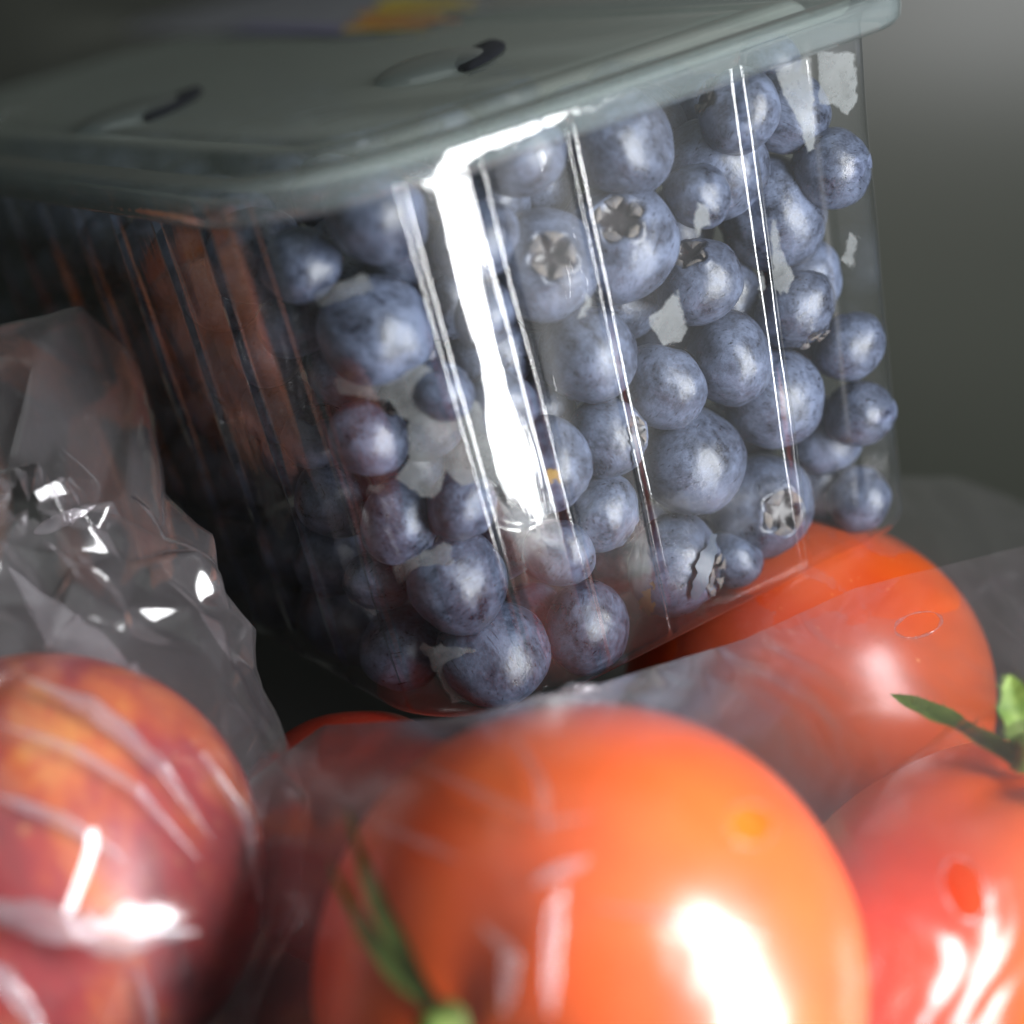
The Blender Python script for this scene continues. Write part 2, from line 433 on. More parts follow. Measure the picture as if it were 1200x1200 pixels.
# (px, py, radius px, crown offset or None, label)
BL = [
 (728, 165, 66, None, 'large pale blueberry under the rim, upper middle of the bright face'),
 (725, 284, 68, (-.05, -.30), 'large blueberry facing out with a brown open star crown'),
 (836, 200, 63, None, 'round blueberry left of the bright double rib, with a soft highlight'),
 (866, 130, 52, (-.9, -.3), 'dark blueberry high behind the bright double rib under the rim'),
 (905, 250, 66, None, 'blueberry just right of the bright double rib, upper right of the face'),
 (818, 330, 50, (-.30, -.62), 'blueberry with a ragged crown and brown edge beside the pale fog patch'),
 (855, 420, 56, None, 'smooth blueberry in the centre of the face with a fine scratched bloom'),
 (775, 453, 52, None, 'blueberry below the pale fog patch with a bright highlight'),
 (932, 362, 48, (.5, .85), 'blueberry behind the fogged streak with a pale lower crown edge'),
 (908, 468, 57, None, 'blueberry crossed by the lower end of the double rib'),
 (1006, 405, 43, None, 'small blueberry touching the right edge of the punnet, halfway down'),
 (966, 510, 48, None, 'blueberry above the lowest right pair, left of the edge berry'),
 (1016, 485, 40, None, 'small blueberry against the right edge in the lower half'),
 (810, 540, 63, None, 'wide blueberry with white scratches above the two lowest berries'),
 (892, 592, 62, (.36, .16), 'bottom blueberry facing out with a star shaped crown'),
 (988, 580, 47, None, 'dull wrinkled blueberry at the lower right corner of the punnet'),
 (790, 662, 60, (.9, .2), 'split blueberry with torn pale skin at the bottom of the face'),
 (690, 415, 56, None, 'pale hazy blueberry below the glare, left of the centre'),
 (636, 312, 64, (.18, -.10), 'washed out blueberry with blurred crown right beside the white glare'),
 (612, 182, 52, None, 'pale blueberry under the rim just right of the white glare'),
 (638, 545, 56, None, 'blueberry with an orange spot below the white glare'),
 (712, 512, 46, (.8, -.1), 'blueberry with curled silvery crown left of the wide scratched berry'),
 (702, 600, 50, None, 'pinkish hazy blueberry in the fourth row, beside the long dark rib'),
 (690, 742, 53, None, 'lowest hanging blueberry on the bright face beside the dark rib'),
 (655, 648, 42, None, 'hazy blueberry behind the moulded ring near the bottom corner'),
 (985, 195, 46, None, 'dark blueberry by the fogged upper right edge'),
 (1000, 305, 52, None, 'dark blueberry behind the fogged strip at the right edge'),
 (440, 252, 62, None, 'dark blueberry at the top of the rounded corner, left of the glare'),
 (440, 388, 66, None, 'large dark blueberry in the rounded corner, left of the glare'),
 (432, 512, 46, None, 'small round blueberry in the middle of the rounded corner'),
 (468, 610, 51, None, 'blueberry in the rounded corner with a small white glint'),
 (535, 680, 61, None, 'blueberry low in the rounded corner lit pale blue'),
 (580, 772, 64, None, 'lowest blueberry in the front corner, half light and half dark'),
 (430, 765, 62, None, 'black looking blueberry at the bottom of the shaded side'),
 (352, 640, 52, None, 'dark blueberry low on the shaded left side of the punnet'),
 (540, 592, 44, None, 'dark reddish blueberry behind the corner rib'),
 (392, 585, 46, None, 'dark maroon blueberry on the shaded side beside the small round one'),
 (312, 540, 52, None, 'shadowed blueberry on the left side under the red reflection'),
 (345, 730, 44, None, 'shadowed blueberry at the lower left edge of the punnet'),
 (300, 300, 58, None, 'shadowed blueberry behind the red reflection near the rim'),
 (290, 425, 58, None, 'shadowed blueberry behind the lower red reflection'),
 (190, 300, 52, None, 'nearly black blueberry on the far left side under the rim'),
 (200, 420, 52, None, 'nearly black blueberry at mid height on the far left side'),
 (225, 560, 48, None, 'nearly black blueberry low on the far left side'),
 (100, 270, 48, None, 'nearly black blueberry near the left edge of the photo under the rim'),
]
def push_in(p, r):
    """move a centre inside the body so that the berry touches the wall and stands on the base"""
    p = p.copy()
    for _ in range(12):
        g = body_sdf(p) + r
        if g <= 0: break
        e = 1e-4; gx = (body_sdf(p + Vector((e, 0, 0))) - body_sdf(p)) / e; gy = (body_sdf(p + Vector((0, e, 0))) - body_sdf(p)) / e
        p -= Vector((gx, gy, 0)) * g
    p.z = max(p.z, Z0 + r * .86); return p
def front_spot(px, py, rp):
    o, d = pray(px, py); best = None; t = .22
    while t < .40:
        r = rp * t / FPX; p = o + d * t; g = body_sdf(p) + r * .96 + .0009
        if best is None or g < best[0]: best = (g, t)
        if g <= 0: break
        t += .0005
    return o, d, best[1]
spheres = []
for e in BL:
    px, py, rp, cr, lab = e
    o, d, t = front_spot(px, py, rp * 1.05)
    spheres.append([o, d, t, rp * 1.05, e])
def rad(s): return s[3] * s[2] / FPX
def cen(s): return push_in(s[0] + s[1] * s[2], rad(s) * .95)
for it in range(90):
    mv = 0; cs = [cen(q) for q in spheres]
    for i in range(len(spheres)):
        for j in range(i):
            a, b = spheres[i], spheres[j]
            if (cs[i] - cs[j]).length < .75 * (rad(a) + rad(b)):
                k = a if a[2] >= b[2] else b
                k[2] += .0006; mv += 1
    if not mv: break
placed = [(cen(q), rad(q), q[4]) for q in spheres]
# berries under the lid and behind the front layer
cand = []
for px, py, z in ((185, 130, HH - .0095), (525, 75, HH - .0095), (645, 45, HH - .010), (105, 150, HH - .010), (330, 105, HH - .013), (60, 110, HH - .013)):
    cand.append((lidhit(px, py, z), .0080))
PC = [tuple(q) for q, s_, _ in placed]; PR = [s_ for q, s_, _ in placed]
def fits(p, r, tol):
    C_ = np.array(PC); d2 = ((C_ - np.array(tuple(p))) ** 2).sum(1)
    return bool((d2 > (tol * (np.array(PR) + r)) ** 2).all())
class Fill(list):
    def append(self, pr):
        list.append(self, pr); PC.append(tuple(pr[0])); PR.append(pr[1])
fill = Fill()
for p, r in cand:
    if body_sdf(p) < -r and fits(p, r, .85): fill.append((p, r))
for k in range(5000):                       # gaps in the front layer
    px, py, rp = random.uniform(60, 1040), random.uniform(120, 820), random.uniform(40, 56)
    o, d, t = front_spot(px, py, rp); r = rp * t / FPX
    p = push_in(o + d * t, r)
    if p.z < HH - .014 and fits(p, r, .90): fill.append((p, r))
for k in range(60000):
    r = random.uniform(.0066, .0084)
    p = Vector((random.uniform(0, WR), random.uniform(0, WL), random.uniform(Z0 + r, HH - .012)))
    if p.x > .075 and p.y > .10: continue
    if body_sdf(p) > -(r + .0008): continue
    if fits(p, r, .84): fill.append((p, r))
# close the lines of sight that still run right through the punnet
gx = [(x, y) for x in range(40, 1045, 7) for y in range(60, 840, 7)]
go = PMi @ CAM; gD = np.array([tuple(PMi.to_3x3() @ ray(x, y)) for x, y in gx]); gO = np.array(tuple(go))
def through(Dm, c, r):
    L2 = (Dm ** 2).sum(1); oc = gO - np.array(tuple(c)); b = Dm @ oc
    return b * b - L2 * ((oc ** 2).sum() - r * r) > 0
entry = []
for x, y in gx:
    p, t = march(x, y, .001); entry.append(t if p is not None and Z0 < p.z < HH - .003 else 0)
entry = np.array(entry); openr = entry > 0
for c_, r_ in zip(list(PC), list(PR)): openr &= ~through(gD, c_, r_)
for k in range(3000):
    idx = np.flatnonzero(openr)
    if len(idx) < 25: break
    i = int(random.choice(idx)); r = random.uniform(.0055, .0078)
    for dep in (.012, .018, .025, .032, .040, .05, .06):
        p = go + Vector(gD[i]) * (entry[i] + dep + random.uniform(-.003, .003))
        if p.z > Z0 + r * .8 and p.z < HH - .008 and body_sdf(p) < -(r + .0005) and fits(p, r, .74):
            fill.append((p, r)); openr &= ~through(gD, p, r); break
# keep those that can be seen from the photograph's position or a step to either side
allS = [(q, r) for q, r, _ in placed] + fill
C_ = np.array([tuple(q) for q, r in allS]); R_ = np.array([r for q, r in allS])
seen = np.zeros(len(allS), int)
for dx in (0, -.05, .05):
    o = np.array(tuple(PMi @ (CAM + Vector((dx, 0, 0)))))
    aim = [(x, y) for x in range(-100, 1200, 8) for y in range(-20, 900, 8)]
    D = np.array([tuple(PMi.to_3x3() @ (at(x, y, .31) - CAM - Vector((dx, 0, 0))).normalized()) for x, y in aim])
    D /= np.linalg.norm(D, axis=1, keepdims=True)
    oc = o - C_
    bq = D @ oc.T
    cq = (oc ** 2).sum(1) - R_ ** 2
    disc = bq ** 2 - cq
    t = np.where(disc > 0, -bq - np.sqrt(np.maximum(disc, 0)), 9)
    hit = t.argmin(1); ok = t.min(1) < 9
    seen += np.bincount(hit[ok], minlength=len(allS))
np_ = len(placed)
def orient(crown_dir):
    return crown_dir.to_track_quat('Z', 'Y').to_matrix().to_4x4()
def add_berry(p, r, cdir, label, group, crown=False, var=0):
    W = PM @ p
    o = bpy.data.objects.new('blueberry', BM[var % 8]); COL.objects.link(o)
    o.matrix_world = Matrix.Translation(W) @ orient(cdir) @ Matrix.Rotation(random.uniform(0, 6.28), 4, 'Z') @ Matrix.Scale(r, 4)
    tag(o, label, 'blueberry', group)
    if crown:
        c = bpy.data.objects.new('crown', CM[var % 2]); COL.objects.link(c); c.parent = o
    return o
BO = {}
for i, (p, r, e) in enumerate(placed):
    px, py, rp, cr, lab = e
    if cr:
        k = math.hypot(*cr); z = math.sqrt(max(0, 1 - k * k)) if k < 1 else 0
        cd_ = camvec(cr[0], cr[1], -z).normalized()
    else:
        cd_ = Vector((random.uniform(-1, 1), random.uniform(-.1, .9), random.uniform(-.9, .9))).normalized()
    BO[(px, py)] = add_berry(p, r, cd_, lab, 'blueberries in the punnet', True, i)
ORD = ['first', 'second', 'third', 'fourth', 'fifth', 'sixth', 'seventh', 'eighth', 'ninth', 'tenth', 'eleventh', 'twelfth', 'thirteenth', 'fourteenth', 'fifteenth', 'sixteenth', 'seventeenth', 'eighteenth', 'nineteenth', 'twentieth', 'twenty-first', 'twenty-second', 'twenty-third', 'twenty-fourth', 'twenty-fifth', 'twenty-sixth', 'twenty-seventh', 'twenty-eighth', 'twenty-ninth', 'thirtieth', 'thirty-first', 'thirty-second', 'thirty-third', 'thirty-fourth']
zones = {}
for k, (p, r) in enumerate(fill):
    if seen[np_ + k] < 3: continue
    px, py, _ = project(PM @ p)
    if p.z > HH - .020: z = ('just under the punnet lid', 'far left part' if px < 130 else 'left part' if px < 300 else 'middle part' if px < 600 else 'right part')
    else:
        side = 'the far left side' if px < 210 else 'the shaded left side' if px < 360 else 'the rounded corner' if px < 600 else 'the bright face' if px < 900 else 'the right edge'
        z = ('inside at ' + side, 'upper row' if py < 330 else 'middle row' if py < 560 else 'lower row')
    zones.setdefault(z, []).append((px, k))
for z, lst in zones.items():
    for q, (px, k) in enumerate(sorted(lst)):
        p, r = fill[k]
        nm = ORD[min(q, 33)] + ' from left' if len(lst) > 1 else 'the only one'
        add_berry(p, r, Vector((random.uniform(-1, 1), random.uniform(-.2, 1), random.uniform(-1, 1))).normalized(),
                  'dim blueberry %s, %s, %s' % (z[0], z[1], nm), 'blueberries in the punnet', var=k)
nf = sum(len(l) for l in zones.values())
print('berries', np_, 'fill', nf)

# torn skin on the split berry, curled crown on its neighbour
def ragged(name, px0, py0, px1, py1, wid, mat, parent, r_lift, seed):
    r = random.Random(seed); b = parent; c = b.matrix_world.translation; R = b.scale.x
    V = []; n = 14
    def on(px, py, lift):
        d = ray(px, py); o = CAM; dn = d.normalized(); oc = o - c; bb = dn.dot(oc); q = bb * bb - oc.length_squared + (R * 1.0) ** 2
        t = -bb - math.sqrt(q) if q > 0 else -bb
        p = o + dn * t; return c + (p - c).normalized() * (R * (1.02 + lift))
    for i in range(n):
        t = i / (n - 1); x = px0 + (px1 - px0) * t; y = py0 + (py1 - py0) * t
        dx, dy = (py1 - py0), -(px1 - px0); L = math.hypot(dx, dy); dx /= L; dy /= L
        ww = wid * math.sin(math.pi * (.1 + .8 * t))
        for s, lf in ((-.5, 0), (0, .03), (.5, .05)):
            j = r.uniform(-.35, .35) * wid if s else 0
            V.append(on(x + dx * (ww * s + j * .5), y + dy * (ww * s + j * .5), r_lift * lf * 20 + r.uniform(0, .02)))
    F = grid_faces(3, n)
    inv = parent.matrix_world.inverted()
    return link(name, mesh(name, [inv @ v for v in V], F), mat, parent)
bpy.context.view_layer.update()
b17 = BO[(790, 662)]
ragged('torn_skin', 836, 628, 812, 700, 15, MAT['peel'], b17, .05, 1)
ragged('exposed_flesh', 766, 680, 752, 730, 16, MAT['flesh'], b17, .02, 2)
b22 = BO[(712, 512)]
ragged('torn_skin', 742, 500, 744, 545, 9, MAT['peel'], b22, .05, 3)
ragged('exposed_flesh', 642, 550, 654, 566, 14, MAT['flesh'], BO[(638, 545)], .02, 4)

# condensation fog on the inside of the clear wall; pale patches set deeper at the corner
def z2(l): return [(640 + x / 2.857, 60 + y / 2.857) for x, y in l]
def z4(l): return [(320 + x / 2.609, 400 + y / 2.609) for x, y in l]
FOG = [z2([(340, 890), (440, 795), (475, 930), (455, 975), (390, 985), (345, 920)]), z2([(500, 490), (545, 520), (555, 580), (490, 650)]),
 z2([(750, 540), (775, 560), (790, 660), (835, 750), (800, 860), (760, 790), (745, 640)]), z2([(720, 730), (745, 790), (720, 835), (700, 800)]),
 z2([(760, 60), (890, 0), (905, 330), (870, 345), (840, 230), (790, 140)]), z2([(905, 0), (1040, 0), (1045, 180), (1000, 230), (960, 180), (912, 200)]),
 z2([(1050, 0), (1080, 0), (1112, 540), (1085, 470), (1060, 200)]), z2([(1010, 600), (1050, 620), (1030, 750), (985, 700)]), z2([(130, 800), (155, 830), (150, 890), (105, 895)]),
 z4([(170, 100), (380, 110), (450, 60), (560, 130), (745, 280), (690, 440), (640, 470), (590, 470), (530, 400), (510, 490), (440, 470), (370, 420), (410, 350), (410, 250), (350, 190), (200, 160)]),
 z4([(360, 690), (540, 600), (555, 680), (380, 750)]), z4([(440, 920), (625, 935), (660, 1100), (545, 1110)]), z4([(200, 680), (300, 740), (330, 850), (230, 800)]), z4([(270, 430), (350, 440), (340, 470), (280, 470)]),
 [(360, 345), (430, 318), (440, 340), (375, 362)], [(245, 500), (290, 480), (310, 540), (345, 600), (330, 640), (290, 570)]]
def inner(px, py):
    p, t = march(px, py, .0007); return p
for k, poly in enumerate(FOG):
    patch('pale_patch', poly, inner if k < 9 else (lambda x, y: march(x, y, .0035)[0]), MAT['fog'], punnet)
# moulded ring low on the front corner
cpt, _ = march(606, 592, -.0004)
if cpt:
    hx, hy = half(cpt.z); V = []; F = []
    for k, (rx, ry) in enumerate(((.0052, .0040), (.0040, .0029))):
        N, Mi = 40, 8; b0 = len(V)
        for i in range(N):
            a = 2 * math.pi * i / N
            q, _ = march(606 + rx * 7400 * math.cos(a), 592 + ry * 7400 * math.sin(a), -.0004)
            nrm = Vector((q.x - CX + hx - RC, q.y - CY + hy - RC, 0)); nrm = Vector((min(nrm.x, 0), min(nrm.y, 0), 0)).normalized()
            tan = Vector((-nrm.y, nrm.x, 0)) * math.cos(a) + Vector((0, 0, 1)) * math.sin(a)
            for j in range(Mi):
                bq = 2 * math.pi * j / Mi
                V.append(q + (tan * math.cos(bq) + nrm * math.sin(bq)) * .00045)
        for i in range(N):
            for j in range(Mi):
                F.append((b0 + i * Mi + j, b0 + ((i + 1) % N) * Mi + j, b0 + ((i + 1) % N) * Mi + (j + 1) % Mi, b0 + i * Mi + (j + 1) % Mi))
    link('moulded_ring', mesh('moulded_ring', V, F), MAT['punnet'], punnet)
# vents pressed into the lid: a clear blister over a dark sheet painting the slot's inner shade
MAT['slot'] = simple('painted vent shade', (.012, .013, .020), (.02, .022, .03), 200, .5)
def vent(px, py, ang, a, b):
    c = lidhit(px, py, HH + .0030); ca, sa = math.cos(ang), math.sin(ang); V = []; n, m_ = 24, 7
    for j in range(m_):
        q = j / (m_ - 1) * math.pi / 2
        for i in range(n):
            t = 2 * math.pi * i / n; x, y = a * math.cos(t) * math.cos(q), b * math.sin(t) * math.cos(q)
            V.append((c.x + x * ca - y * sa, c.y + x * sa + y * ca, c.z + .0022 * math.sin(q)))
    v = link('vent', mesh('vent', V, grid_faces(n, m_, True)), MAT['rimclear'], lid)
    V = []
    for k, r in ((0, 1), (.0004, .9), (.0005, .05)):
        for i in range(n):
            t = 2 * math.pi * i / n; x, y = a * 1.25 * r * math.cos(t), b * .42 * r * math.sin(t) * abs(math.sin(t)) ** .6
            V.append((c.x + .5 * b * sa + x * ca - y * sa + .004, c.y - .5 * b * ca + x * sa + y * ca - .001, c.z + .0003 + k))
    link('vent_slot_shade', mesh('vent_slot_shade', V, grid_faces(n, 3, True)), MAT['slot'], v)
vent(150, 135, .9, .0150, .0110)
vent(505, 80, .9, .0140, .0105)
# label on the lid
def onlid(dz):
    return lambda px, py: lidhit(px, py, HH + .0029 + dz)
patch('label', [(140, 38), (300, 38), (415, 42), (500, 28), (580, -6), (700, -60), (420, -70), (250, -20)], onlid(.0005), MAT['label'], lid, 12, .5)
rr = random.Random(4)
for k in range(9):
    y = 36 - k * 4.6; x0 = 405 + k * 5 + rr.uniform(-8, 8)
    patch('label_print', [(x0, y), (x0 + rr.uniform(90, 125), y - 2), (x0 + rr.uniform(95, 125), y - 3.2), (x0 + 4, y - 2.8)], onlid(.0008), MAT['yellow' if k not in (1, 2, 4) else 'orange'], lid, 6, .6)
patch('label_print', [(260, 37), (400, 39), (402, 30), (300, 28)], onlid(.0008), MAT['violet'], lid, 10, .5)

# ------------------------------------------------------------------ tomatoes
def fruit_mesh(name, R, sx, sy, sz, lobes, amp, dip, seed, nu=96, nv=64, bdip=.02, tip=0, suture=0):
    V = []
    for j in range(nv + 1):
        th = math.pi * j / nv
        for i in range(nu):
            a = 2 * math.pi * i / nu
            d = Vector((math.sin(th) * math.cos(a), math.sin(th) * math.sin(a), math.cos(th)))
            r = 1 + amp * math.cos(lobes * a + seed) * math.exp(-(th / .9) ** 2) + .012 * noise.noise(d * 1.4 + Vector((seed * 9, 0, 0)))
            r -= dip * math.exp(-(th / .33) ** 2) + bdip * math.exp(-((math.pi - th) / .3) ** 2)
            da = (a - math.pi + math.pi) % (2 * math.pi) - math.pi
            if suture: r -= suture * math.exp(-(da / .16) ** 2) * math.sin(th)
            V.append((d.x * r * R * sx, d.y * r * R * sy, d.z * r * R * sz))
    return mesh(name, V, grid_faces(nu, nv + 1, True))
def sphere_hit(px, py, c, R):
    dn = ray(px, py).normalized(); oc = CAM - c; b = dn.dot(oc); q = b * b - oc.length_squared + R * R
    t = -b - math.sqrt(q) if q > 0 else -b
    return CAM + dn * t
def sepal(parent, base, tip, c, wid, lift, seed, hairs=0, curl=0):
    r = random.Random(seed); V, F = [], []; n, m = 18, 7
    nb = (base - c).normalized(); ax = (tip - base)
    for i in range(n):
        t = i / (n - 1)
        p = base + ax * t + nb * (lift * 4 * t * (1 - t) + curl * t * t)
        tg = (ax + nb * (lift * 4 * (1 - 2 * t) + 2 * curl * t)).normalized()
        sd = tg.cross(nb).normalized(); up = sd.cross(tg)
        wv = wid * (math.sin(math.pi * (.12 + .88 * t)) ** .75 * (1 - .25 * t) + .02) * (1 + .12 * math.sin(t * 21 + seed))
        for j in range(m):
            u = j / (m - 1) * 2 - 1
            V.append(p + sd * (u * wv) + up * (-.35 * wv * (1 - abs(u)) + .25 * wv * math.sin(t * 7 + seed) * u))
    F = grid_faces(m, n)
    for k in range(hairs):
        i = r.randrange(2, n - 1); j = r.choice((0, 0, 1, m - 1, m - 1, 3)); p = V[i * m + j]; b = len(V)
        dd = (V[i * m + j] - V[i * m + 3]) if j != 3 else nb * .001
        dd = dd.normalized() * .6 + nb * r.uniform(.1, .8) + ax.normalized() * r.uniform(-.3, .6)
        dd = dd.normalized() * r.uniform(.0006, .0016); s = ax.normalized() * .00006
        V += [p - s, p + s, p + dd]; F.append((b, b + 1, b + 2))
    inv = parent.matrix_world.inverted()
    return link('sepal', mesh('sepal', [inv @ v for v in V], F), MAT['sepal'], parent)

def tomato(label, px, py, depth, R, sc, axis, mat, seed, lobes=5, amp=.012):
    c = at(px, py, depth)
    root = empty('tomato', (c.x, c.y, max(0, c.z - R * sc[2])))
    tag(root, label, 'tomato', 'tomatoes in the perforated bag')
    me = fruit_mesh('fruit_body', R, *sc, lobes, amp, .10, seed)
    o = link('fruit_body', me, mat)
    o.matrix_world = Matrix.Translation(c) @ axis.to_track_quat('Z', 'Y').to_matrix().to_4x4()
    set_parent_keep(o, root)
    return root, c
bpy.context.view_layer.update()
F_AX = camvec(-.50, .05, -.86).normalized()
tF, cF = tomato('large orange red tomato in front under the punnet corner, green sepals on its left', 690, 1150, .262, .0382, (1, 1, .97), F_AX, MAT['tomato'], 1.3)
tR, cR = tomato('red tomato at the right edge with a green hairy calyx on top', 1218, 1120, .294, .0400, (1, 1, .80), camvec(-.02, -.90, -.25).normalized(), MAT['tomato'], 2.1)
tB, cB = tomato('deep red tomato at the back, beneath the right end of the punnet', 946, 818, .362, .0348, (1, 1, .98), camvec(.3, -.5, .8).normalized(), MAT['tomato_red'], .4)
tomato('small tomato with shade put into its colour, between the nectarine and the front tomato', 425, 985, .327, .0228, (1, 1, .98), camvec(.2, -.8, .5).normalized(), MAT['tomato_shaded'], 3.3)
def calyx(root, c, R, basepx, tips, wid, lift, hairs, curl=0, stem=True):
    base = sphere_hit(*basepx, c, R * .98)
    nb = (base - c).normalized()
    cx = empty('calyx'); cx.matrix_world = Matrix.Translation(base)
    bpy.context.view_layer.update()
    # short stem stub carries the calyx
    V = []; M_ = 10
    sd = nb.orthogonal().normalized(); s2 = nb.cross(sd)
    for h, r in ((0, .0030), (.001, .0022), (.003, .0017), (.0045, .0019), (.0047, .0001)):
        for j in range(M_):
            a = 2 * math.pi * j / M_; V.append(nb * h + (sd * math.cos(a) + s2 * math.sin(a)) * r)
    set_parent_keep(cx, root); bpy.context.view_layer.update()
    link('stem', mesh('stem', V, grid_faces(M_, 5, True)), MAT['sepal'], cx)
    for k, tp in enumerate(tips):
        x, y, off = tp
        t = sphere_hit(x, y, c, R + off)
        sepal(cx, base + (t - base).normalized() * .0012, t, c, wid, lift, k + hairs, hairs, curl)
calyx(tF, cF, .0372, (525, 1200), [(408, 945, .005), (385, 1005, .004), (610, 1300, .003), (560, 1330, .003), (440, 1300, .004)], .0014, .003, 20)
calyx(tR, cR, .0330, (1206, 897), [(1043, 813, .010), (1183, 790, .012), (1270, 800, .010), (1330, 905, .006), (1290, 965, .004)], .0030, .001, 90)

# ------------------------------------------------------------------ nectarines
MAT['orange_skin_lit'] = simple('lit orange nectarine skin', (.62, .10, .03), (.82, .30, .07), 40, .4, .4, .02)  # orange skin made lighter to look strongly lit
def nectarine(label, c, R, axis, seed, mat='nectarine'):
    root = empty('nectarine', (c.x, c.y, c.z - R)); tag(root, label, 'nectarine', 'nectarines in the crumpled bag')
    o = link('fruit_body', fruit_mesh('fruit_body', R, 1, 1, .96, 2, .01, .12, seed, suture=.03), MAT[mat])
    o.matrix_world = Matrix.Translation(c) @ axis.to_track_quat('Z', 'Y').to_matrix().to_4x4()
    set_parent_keep(o, root); return c
N1 = nectarine('mottled red and yellow nectarine in the crumpled bag at the lower left', at(40, 1035, .282), .0345, camvec(-.5, -.7, -.3).normalized(), 1)
N2 = nectarine('orange nectarine at the left edge behind the crumpled film', Vector((-.135, .362, .060)), .033, camvec(-.3, -.8, .3).normalized(), 5, 'orange_skin_lit')

# ------------------------------------------------------------------ bag film
def crease(x, y, seed, freq, n=7):
    r = random.Random(seed); out = 0
    wx = x + .004 * np.sin(y * 210 + seed); wy = y + .004 * np.sin(x * 180 + 2 * seed)
    for k in range(n):
        a = r.uniform(0, math.pi); fq = freq * r.uniform(.6, 1.9); ph = r.uniform(0, 1)
        u = (wx * math.cos(a) + wy * math.sin(a)) * fq + ph + .35 * np.sin((wx * math.sin(a) - wy * math.cos(a)) * fq * 2.1 + ph * 9)
        tri = np.abs(u - np.floor(u) - .5) * 2
        out = out + (np.maximum(tri - r.uniform(.2, .6), 0)) * r.uniform(.5, 1)
    return out / n * 2

